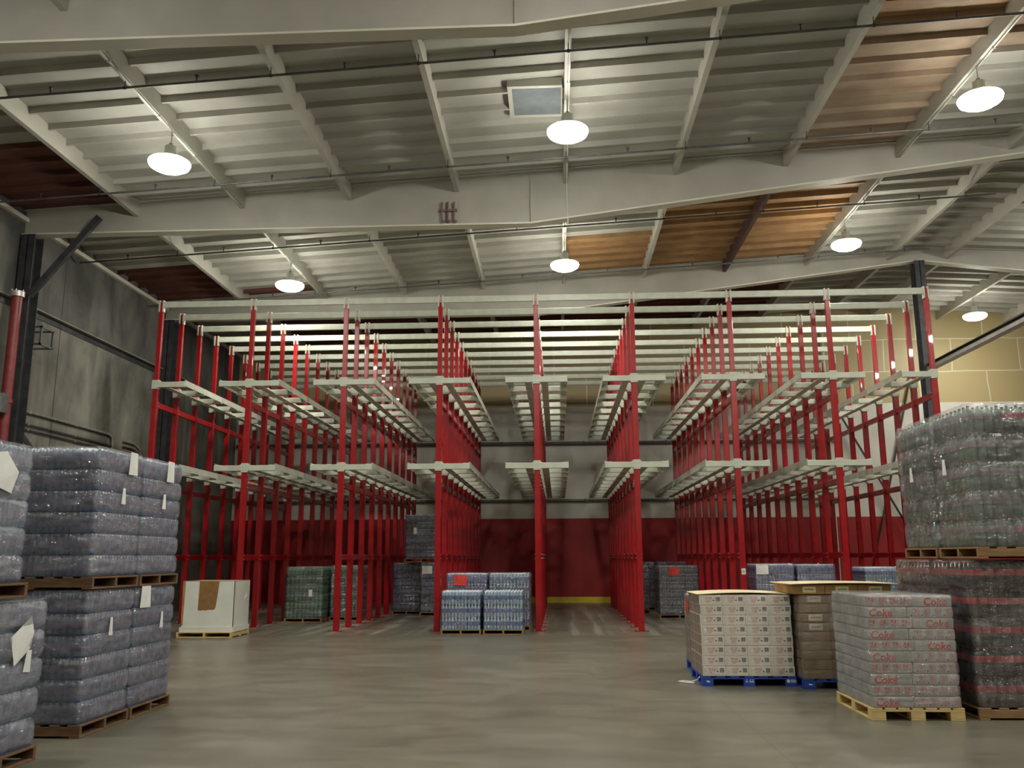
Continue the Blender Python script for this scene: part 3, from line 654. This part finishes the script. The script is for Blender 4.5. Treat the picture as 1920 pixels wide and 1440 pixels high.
def load(x0, x1, y0, y1, z0, z1, layers, kind, label, wrapmat='film_clear', bulge=.016, top=False, packs3=True, group=None, rz=0, special=None, flare=0.0, shell=None):
    W, D, H = x1-x0, y1-y0, z1-z0; LN[0] += 1
    t = thing('wrapped_bottle_load', label, 'pallet load', ((x0+x1)/2, (y0+y1)/2, z0), group); t.rotation_euler = (0, 0, rz)
    nx, ny, big = TYPES[kind]; h = H/layers; rnd = random.Random(LN[0])
    cx3, cy3 = 3, 3
    lx, ly = (W-.01)/cx3, (D-.01)/cy3
    bx, by = max(3, round(lx/(W/nx))), max(3, round(ly/(D/ny)))
    if W < 1.0 and not big: bx = max(3, round(lx/.068)); by = max(3, round(ly/.068))
    if W < 1.0 and big: bx = max(2, round(lx/.10)); by = max(2, round(ly/.10))
    sh = (not big) if shell is None else shell
    for l in range(layers):
        for i in range(cx3):
            for j in range(cy3):
                if i == 1 and j == 1 and l < layers-1: continue
                lab = special(l, i, j) if special else None
                me = pack_mesh(lx-.004, ly-.004, h-.003, bx, by, kind, lab, big, sh)
                o = put('bottle_pack', me, t, (-W/2+lx*(i+.5)+.005+rnd.uniform(-.002, .002), -D/2+ly*(j+.5)+.005+rnd.uniform(-.002, .002), l*h+.001))
    put('stretch_wrap', wrap_mesh(W, D, H, layers, wrapmat, bulge, top, LN[0], rc=.068 if kind == 'water' else .05, flare=flare), t)
    return t, W, D
# -- near left, by the left edge of the frame
pallet(-5.49, -4.27, 6.50, 7.44, 0, 'weathered wooden pallet under the nearest load at the lower left corner', 'x', 'pallet_dark')
t, W, D = load(-5.49, -4.29, 6.50, 7.43, .118, 1.27, 5, 'water', 'milky wrapped water bottle load cut off at the lower left, torn sheet on its side', 'film_blue', .03, True, flare=.02)
sheet(t, 'paper_sheet', 'x+', .13, .83, .3, .3, W, D, poly=[(-.16, .05), (-.10, -.17), (.12, -.05), (.13, .07), (.10, .20)], tilt=0)
sheet(t, 'paper_tag', 'x+', .22, .68, .08, .17, W, D, tilt=-.1)
pallet(-5.49, -4.27, 6.12, 7.10, 1.30, 'wooden pallet between the two nearest left loads', 'x', 'pallet_dark')
t, W, D = load(-5.47, -4.30, 6.14, 7.06, 1.418, 2.50, 5, 'water', 'water bottle load cut off at the left edge, topmost of the nearest stack', 'film_blue', .02, True)
sheet(t, 'paper_sheet', 'x+', .08, .86, .3, .34, W, D, poly=[(-.2, .12), (-.18, -.12), (.08, -.17), (.14, .0), (-.02, .15)])
# -- tall left stack, two columns deep
for (ya, yb), col in (((8.27, 9.20), 'front'), ((9.24, 10.17), 'rear')):
    pallet(-5.58, -4.36, ya, yb, 0, 'wooden pallet on the floor under the %s column of the tall left stack' % col, 'x', 'pallet_dark')
    t, W, D = load(-5.57, -4.38, ya+.01, yb-.01, .118, 1.300, 6, 'water', 'wrapped water bottle load at the bottom of the %s column of the tall left stack' % col, 'film_lilac', .022)
    if col == 'front': sheet(t, 'paper_tag', 'x+', -.05, .84, .06, .17, W, D)
    else: sheet(t, 'paper_sheet', 'x+', -.32, 1.09, .22, .22, W, D); sheet(t, 'paper_tag', 'x+', .10, .83, .06, .17, W, D)
    pallet(-5.58, -4.36, ya, yb, 1.32, 'wooden pallet raised between the loads of the %s column of the tall left stack' % col, 'x', 'pallet_dark')
    t, W, D = load(-5.57, -4.38, ya+.01, yb-.01, 1.438, 2.66, 6, 'water', 'wrapped water bottle load on top of the %s column of the tall left stack' % col, 'film_lilac', .022)
    sheet(t, 'paper_sheet', 'x+', .16 if col == 'front' else .08, 1.12, .17, .23, W, D); sheet(t, 'paper_tag', 'x+', .0 if col == 'front' else -.04, .78, .07, .16, W, D)
# -- right stack of two-litre bottles
for (ya, yb), col in (((9.45, 10.40), 'front'), ((10.44, 11.39), 'rear')):
    pallet(4.15, 5.37, ya, yb, 0, 'wooden pallet on the floor under the %s cola load at the right edge' % col, 'x', 'pallet_wood')
    load(4.16, 5.36, ya+.01, yb-.01, .118, 1.545, 5, 'cola', 'wrapped load of dark cola bottles with red caps, right edge, %s one' % col, 'film_smoke' if col == 'rear' else 'film_clear', .010, flare=.0)
    pallet(4.25, 5.47, ya-.10, yb-.12, 1.57, 'wooden pallet on top of the %s cola load' % col, 'x', 'pallet_wood')
    sp = lambda l, i, j: 'rose_label' if ((l == 4 and i >= 1) or (l == 0 and i >= 1)) and j == 0 else None
    t, W, D = load(4.27, 5.46, ya-.09, yb-.13, 1.688, 3.15, 5, 'lime', 'tall wrapped load of green soda bottles, upper right edge, %s one' % col, 'film_smoke', .016, special=sp, flare=.02)
    sheet(t, 'paper_tag', 'x-', .12 if col == 'front' else .05, .86, .08, .17, W, D)
# -- loads on the floor of the rack lanes
def rack_load(x0, x1, y0, d, z1, layers, kind, label, plabel, zb=0, wm='film_rack', run='y', pm='pallet_wood', extra=None, special=None, bulge=.014, h=.10):
    pallet(x0-.01, x1+.01, y0-.01, y0+d+.01, zb, plabel, run, pm, h)
    t, W, D = load(x0, x1, y0, y0+d, zb+h+.003, z1, layers, kind, label, wm, bulge, special=special)
    if extra: extra(t, W, D)
    return t
rack_load(-6.98, -6.03, 22.9, 1.0, 1.38, 6, 'green', 'left of the two green bottle loads on the floor of a left rack lane', 'pallet under the left green bottle load', extra=lambda t, W, D: sheet(t, 'paper_tag', 'y-', .18, .62, .09, .17, W, D))
rack_load(-5.98, -5.14, 23.5, 1.0, 1.40, 6, 'green', 'right of the two green bottle loads, partly behind a red post', 'pallet under the right green bottle load')
rack_load(-4.79, -3.96, 26.0, 1.0, 1.45, 6, 'navy', 'dark blue bottle load on the floor deep in the rack, left one', 'pallet under the left dark blue load deep in the rack')
rack_load(-3.88, -3.05, 25.3, 1.0, 1.45, 6, 'navy', 'dark blue bottle load deep in the rack with a white sheet, right one', 'pallet under the right dark blue load deep in the rack',
          extra=lambda t, W, D: (sheet(t, 'paper_sheet', 'y-', -.22, 1.16, .28, .22, W, D), sheet(t, 'paper_tag', 'y-', .12, .82, .10, .2, W, D)))
rack_load(-4.38, -3.45, 25.6, 1.0, 2.82, 6, 'navy', 'dark blue bottle load stacked on top of the dark pair', 'pallet between the stacked dark blue loads', zb=1.475, extra=lambda t, W, D: sheet(t, 'paper_tag', 'y-', -.18, .78, .09, .18, W, D))
rack_load(-2.50, -1.66, 19.27, .85, .90, 3, 'aqua', 'low light blue water bottle load at the rack front, left one', 'pallet under the left low light blue load', wm='film_thin')
rack_load(-1.60, -.76, 19.27, .85, .90, 3, 'aqua', 'low light blue water bottle load at the rack front, right one', 'pallet under the right low light blue load', wm='film_thin')
rack_load(-2.52, -1.60, 20.3, 1.0, 1.25, 5, 'purple', 'taller water bottle load with a red sheet behind the low left one', 'pallet under the load with the red sheet behind the low pair', extra=lambda t, W, D: sheet(t, 'red_sheet', 'y-', -.14, 1.0, .30, .24, W, D, 'paper_red', -.08))
rack_load(-1.56, -.64, 20.3, 1.0, 1.25, 5, 'aqua', 'taller water bottle load behind the low right light blue one', 'pallet under the taller load right of the red sheet')
rack_load(1.98, 2.60, 26.3, 1.0, 1.34, 6, 'slate', 'narrow grey wrapped load deepest in the lane right of centre', 'pallet under the deepest grey load right of centre')
rack_load(2.66, 3.70, 24.2, 1.0, 1.36, 6, 'slate', 'grey wrapped bottle load with a red square sheet', 'pallet under the grey load with the red square', extra=lambda t, W, D: sheet(t, 'red_sheet', 'y-', -.12, 1.12, .28, .24, W, D, 'paper_red', .04))
rack_load(2.00, 2.95, 28.0, 1.0, 1.44, 6, 'navy', 'blue-topped wrapped load at the back, left of two right of centre', 'pallet under the left rear blue load right of centre')
rack_load(3.04, 3.94, 28.0, 1.0, 1.44, 6, 'navy', 'blue-topped wrapped load at the back, right of two right of centre', 'pallet under the right rear blue load right of centre')
rack_load(4.42, 5.30, 20.6, .95, 1.43, 6, 'purple', 'purple and blue wrapped bottle load with a white sheet behind the brown cartons', 'pallet under the purple load with the white sheet', extra=lambda t, W, D: sheet(t, 'paper_sheet', 'y-', -.28, 1.20, .27, .20, W, D))
rack_load(5.35, 6.20, 20.6, .95, 1.42, 6, 'purple', 'purple and blue wrapped bottle load just right of the white sheet one', 'pallet under the right purple load')
rack_load(6.98, 7.72, 21.0, .95, 1.35, 5, 'aqua', 'pale blue bottle load in the rightmost visible lane beside the cola stack', 'pallet under the pale load beside the cola stack')

# ------------------------------------------------------------------ white carton bin
pallet(-7.88, -6.72, 18.48, 19.55, 0, 'pale wooden pallet under the white cardboard bin', 'y', 'pallet_new', .11)
t = thing('cardboard_bin', 'large white cardboard bin with a torn brown patch on a pale pallet', 'box', (-7.27, 19.0, .112))
W, D, H = 1.10, .92, 1.02; mb = MB(); T = .012
mb.box(-W/2, W/2, -D/2, -D/2+T, 0, H, 'box_white'); mb.box(-W/2, W/2, D/2-T, D/2, 0, H, 'box_white'); mb.box(-W/2, -W/2+T, -D/2, D/2, 0, H, 'box_white'); mb.box(W/2-T, W/2, -D/2, D/2, 0, H, 'box_white')
mb.box(-W/2, W/2, -D/2, D/2, 0, T, 'cardboard'); mb.build('bin_wall', t)
mb = MB(); mb.box(-W/2-.002, W/2+.002, -D/2-.002, D/2+.002, H, H+.008, 'cardboard'); mb.v = mb.v; 
mb = MB()
for a, b_, c, d in ((-W/2, W/2, -D/2, -D/2+T), (-W/2, W/2, D/2-T, D/2), (-W/2, -W/2+T, -D/2+T, D/2-T), (W/2-T, W/2, -D/2+T, D/2-T)): mb.box(a, b_, c, d, H, H+.01, 'cardboard')
mb.build('rim', t)
mb = MB(); y = -D/2-.002; pts = [(-.20, H+.008), (-.21, .44), (-.16, .425), (-.10, .44), (-.04, .43), (.03, .45), (.10, .44), (.15, .46), (.165, .50), (.20, .80), (.22, H+.008)]
mb.poly([(x, y, z) for x, z in pts], 'torn_brown'); mb.build('torn_patch', t)
mb = MB(); mb.poly([(-W/2, y, .13), (-W/2+.04, y, .13), (-W/2+.055, y, H), (-W/2, y, H)], 'cardboard'); mb.build('brown_edge', t)
mb = MB(); mb.box(-W/2-.02, W/2+.02, -D/2-.02, -D/2-.004, 0, .10, 'box_white'); mb.box(W/2+.004, W/2+.02, -D/2, D/2, 0, .10, 'box_white'); mb.build('bottom_tray', t)
mb = MB(); x = W/2+.004; mb.add([(x, .10, .62), (x, .36, .66), (x, .24, .80), (x+.02, .2, .68)], [(0, 1, 3), (1, 2, 3), (2, 0, 3)], 'paper_white'); mb.build('paper_tag', t)

# ------------------------------------------------------------------ cartons
def carton_mesh(lx, ly, h, kind):
    mb = MB(); y = -ly/2-.0012
    def rc(x0, x1, z0, z1, mat, dy=0): mb.poly([(x0, y-dy, z0), (x1, y-dy, z0), (x1, y-dy, z1), (x0, y-dy, z1)], mat)
    if kind == 'fuze':
        mb.cbox(-lx/2, lx/2, -ly/2, ly/2, 0, h, 'carton_white', .003)
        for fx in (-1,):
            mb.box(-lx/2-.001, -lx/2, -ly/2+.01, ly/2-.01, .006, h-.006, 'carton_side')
        rc(-lx*.22, lx*.02, h*.30, h*.52, 'ink_pink'); rc(-lx*.17, -lx*.03, h*.22, h*.30, 'ink_pink')
        lettering(mb, 'FUZE', h*.30, -lx*.24, y-.0006, h*.58, 'ink_red', 0, 0, 1.05)
        rc(lx*.24, lx*.43, h*.36, h*.80, 'ink_grey'); rc(lx*.25, lx*.42, h*.72, h*.76, 'ink_black', .0006); rc(lx*.25, lx*.42, h*.52, h*.54, 'ink_black', .0006)
        mb.poly([(lx*.13+.012*cos(a*pi/4), y, h*.46+.008*sin(a*pi/4)) for a in range(8)], 'ink_black'); rc(lx*.14, lx*.155, h*.70, h*.74, 'ink_black')
        for q in (.25, .48, .72): mb.poly([(-lx*.42+.005*cos(a*pi/3), y, h*q+.005*sin(a*pi/3)) for a in range(6)], 'ink_grey')
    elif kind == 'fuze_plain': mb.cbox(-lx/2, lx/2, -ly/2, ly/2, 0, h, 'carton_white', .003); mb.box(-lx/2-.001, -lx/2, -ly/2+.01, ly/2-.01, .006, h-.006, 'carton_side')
    elif kind == 'brown_label': mb.cbox(-lx/2, lx/2, -ly/2, ly/2, 0, h, 'cardboard_dull', .003); rc(-lx*.22, lx*.26, h*.16, h*.84, 'label_cream'); [rc(-lx*.12+j*.03, -lx*.12+j*.03+.02, h*.45, h*.6, 'ink_grey', .0006) for j in range(4)]
    elif kind == 'brown': mb.cbox(-lx/2, lx/2, -ly/2, ly/2, 0, h, 'cardboard_dull', .003); [rc(-lx*.4+j*.08, -lx*.4+j*.08+.006, h*.3, h*.5, 'ink_grey') for j in range(3)]
    elif kind == 'gold': mb.cbox(-lx/2, lx/2, -ly/2, ly/2, 0, h, 'cardboard', .004); rc(-lx*.18, lx*.22, h*.15, h*.80, 'label_yellow'); rc(-lx*.12, lx*.16, h*.42, h*.58, 'ink_grey', .0006)
    elif kind in ('coke_left', 'coke_right'):
        mb.cbox(-lx/2, lx/2, -ly/2, ly/2, 0, h, 'can_silver', .008); s_ = h*.92; x0 = -lx*.44 if kind == 'coke_left' else -lx*.20
        lettering(mb, 'Coke', s_*1.08, x0, y-.0006, h*.14, 'ink_red', .12, .003, 1.0)
        mb.poly([(x0+lx*.33+.5*h*.30*cos(a*pi/6), y, h*.66+.3*h*sin(a*pi/6)) for a in range(12)], 'label_cream')
        rc(lx*.10 if kind == 'coke_left' else lx*.36, lx*.46, h*.12, h*.9, 'can_green')
    elif kind == 'coke_cans':
        mb.cbox(-lx/2, lx/2, -ly/2, ly/2, 0, h, 'can_silver', .008); n = 4
        for j in range(n):
            a = -lx*.48+j*lx*.24; rc(a+.005, a+lx*.24-.005, h*.10, h*.92, 'can_pink'); rc(a+.012, a+lx*.13, h*.30, h*.42, 'ink_grey', .0006); rc(a+.02, a+.036, h*.60, h*.8, 'ink_red', .0006); rc(a+.05, a+.066, h*.50, h*.8, 'ink_red', .0006); rc(a+.06, a+.09, h*.12, h*.25, 'label_cream', .0006)
    elif kind == 'coke_dots':
        mb.cbox(-lx/2, lx/2, -ly/2, ly/2, 0, h, 'can_silver', .008)
        for j in range(4):
            a = -lx*.42+j*lx*.24; rc(a, a+.012, h*.15, h*.30, 'ink_black'); rc(a+.045, a+.051, h*.5, h*.75, 'ink_red'); rc(a+.02, a+.09, h*.12, h*.9, 'can_pink', -.0006)
    return mb.mesh(kind)
rnd = random.Random(3)
def carton_load(name, label, x0, x1, y0, y1):
    t = thing(name, label, 'pallet load', ((x0+x1)/2, (y0+y1)/2, .122)); return t, (x0+x1)/2, (y0+y1)/2
def top_sheet(t, w_, y0, y1, x0, z, dome, mat):
    mb = MB(); n = 12; T = .006; vs = []
    for i in range(n+1):
        f = i/n; x = x0+w_*f; zz_ = z+dome*sin(pi*f)
        for y in (y0, y1): vs += [(x, y, zz_), (x, y, zz_+T)]
    F = []
    for i in range(n):
        a = i*4; b_ = a+4
        F += [(a+1, b_+1, b_+3, a+3), (a, a+2, b_+2, b_), (a, b_, b_+1, a+1), (a+2, a+3, b_+3, b_+2)]
    F += [(0, 1, 3, 2), (n*4, n*4+2, n*4+3, n*4+1)]
    mb.add(vs, F, mat, False); o = mb.build('top_sheet', t); o['label'] = 'cream cardboard sheet'; return o
# printed white cartons on the blue pallet
FX0, FX1, FY0, FY1 = 1.80, 2.945, 11.75, 12.69
pallet(FX0-.01, FX1+.02, FY0, FY1, 0, 'blue block pallet with white stencil marks under the white printed cartons', 'x', 'pallet_blue', .12, block=True, marks=True)
t, cx, cy = carton_load('wrapped_carton_load', 'film wrapped load of white printed drink cartons on a blue pallet', FX0, FX1, FY0, FY1)
lx, ly, h = (FX1-FX0)/4, (FY1-FY0)/3, (1.118-.122)/8
MF, MP = carton_mesh(lx-.003, ly-.003, h-.003, 'fuze'), carton_mesh(lx-.003, ly-.003, h-.003, 'fuze_plain')
for k in range(8):
    dx = rnd.uniform(-.006, .006)+(.008 if k == 0 else 0)
    for i in range(4):
        for j in range(3):
            if j == 1 and 0 < i < 3 and k < 7: continue
            put('drink_carton', MF if j == 0 else MP, t, (FX0+lx*(i+.5)+dx-cx, FY0+ly*(j+.5)+rnd.uniform(-.003, .003)-cy, k*h))
put('stretch_wrap', wrap_mesh(FX1-FX0, FY1-FY0, .995, 8, 'film_thin', .004, False, 55), t)
top_sheet(t, FX1-FX0+.04, FY0-.005-cy, FY1-cy, FX0-.03-cx, 1.0, .022, 'cardboard_cream')
# second load behind the first
pallet(1.87, 3.0, 12.76, 13.70, 0, 'blue block pallet behind the one with the white cartons', 'x', 'pallet_blue', .12, block=True)
t, cx, cy = carton_load('wrapped_carton_load', 'milky wrapped load with an orange-red sheet behind the white printed cartons', 1.88, 2.99, 12.77, 13.69)
ME2 = carton_mesh(.275, .30, .155, 'fuze_plain')
for k in range(6):
    for i in range(4):
        for j in range(3):
            if j == 1 and 0 < i < 3 and k < 5: continue
            put('drink_carton', ME2, t, (-.555+.2775*(i+.5), -.46+.307*(j+.5), k*.156))
put('stretch_wrap', wrap_mesh(1.12, .92, .94, 6, 'film_milky', .006, False, 56), t)
mb = MB(); mb.box(-.001, 0, -.13, .11, -.09, .09, 'paper_red'); mb.build('red_notice', t, (-.59, .02, .78))
# brown cartons
BX0, BX1, BY0, BY1 = 2.99, 4.05, 11.5, 12.42
pallet(BX0, BX1+.02, BY0, BY1, 0, 'blue block pallet under the brown cartons', 'x', 'pallet_blue', .12, block=True, marks=True)
t, cx, cy = carton_load('wrapped_carton_load', 'film wrapped load of brown cartons with an overhanging golden top layer', BX0, BX1, BY0, BY1)
lx, ly, h = (BX1-BX0)/3, (BY1-BY0)/3, .1125
MB1, MB2 = carton_mesh(lx-.003, ly-.003, h-.003, 'brown'), carton_mesh(lx-.003, ly-.003, h-.003, 'brown_label')
for k in range(9):
    for i in range(3):
        for j in range(3):
            if i == 1 and j == 1 and k < 8: continue
            lab = j == 0 and k in (8, 6, 5)
            o = put('brown_carton', MB2 if lab else MB1, t, (BX0+lx*(i+.5)+rnd.uniform(-.004, .004)-cx, BY0+ly*(j+.5)+rnd.uniform(-.003, .003)-cy, k*h))
            if lab: o['label'] = 'brown carton with a cream label'
MG = carton_mesh(.40, .46, .115, 'gold')
for i in range(3):
    for j in range(2):
        o = put('top_carton', MG, t, (2.905+.405*(i+.5)-cx, 11.47+.47*(j+.5)-cy, 9*h+.002)); o['label'] = 'golden flat carton with a yellow label'
put('stretch_wrap', wrap_mesh(BX1-BX0, BY1-BY0, 1.0, 9, 'film_clear', .006, False, 57), t)
top_sheet(t, 1.36, 11.42-cy, 12.42-cy, 2.86-cx, 1.134, .012, 'cardboard_cream')
# silver can cases on the new pallet
CX0, CX1, CY0, CY1 = 3.10, 3.965, 9.40, 10.52
pallet(CX0-.02, CX1+.02, CY0-.01, CY1, 0, 'pale new wooden block pallet under the silver soda can cases', 'x', 'pallet_new', .12, block=True)
t, cx, cy = carton_load('wrapped_can_load', 'film wrapped load of silver soda can cases with red lettering', CX0, CX1, CY0, CY1)
h = .108; ly = (CY1-CY0)/4; A, B_ = .405, .452
CM = {}
for k_, wd in (('coke_left', A), ('coke_right', A), ('coke_cans', B_), ('coke_dots', B_)): CM[k_] = carton_mesh(wd-.004, ly-.004, h-.003, k_)
for k in range(10):
    row = 9-k      # 0 is the top row
    odd = row % 2 == 0
    if row in (6, 8): order = (('coke_cans', B_), ('coke_dots', B_)); sc = .93
    elif odd: order = (('coke_cans', B_), ('coke_right', A)); sc = 1
    else: order = (('coke_left', A), ('coke_dots', B_)); sc = 1
    for j in range(4):
        x = CX0+.004
        for nm, wd in order:
            wd2 = wd*sc
            o = put('can_case', CM[nm], t, (x+wd2/2+rnd.uniform(-.002, .002)-cx, CY0+ly*(j+.5)-cy, k*h)); o.scale = (sc, 1, 1)
            x += wd2
put('stretch_wrap', wrap_mesh(CX1-CX0, CY1-CY0, 1.08, 10, 'film_milky', .007, True, 58), t)
# loose tail of film on the floor by the blue pallet
mb = MB(); pts = [(1.772, 11.85, .10), (1.76, 11.9, .06), (1.70, 12.05, .012), (1.60, 12.15, .010), (1.54, 12.10, .012), (1.60, 12.02, .010), (1.72, 11.95, .010)]
mb.tube(pts, .010, 'paper_white', 6); tag(mb.build('film_strip'), 'loose twisted strip of white film on the floor by the blue pallet', 'film strip')
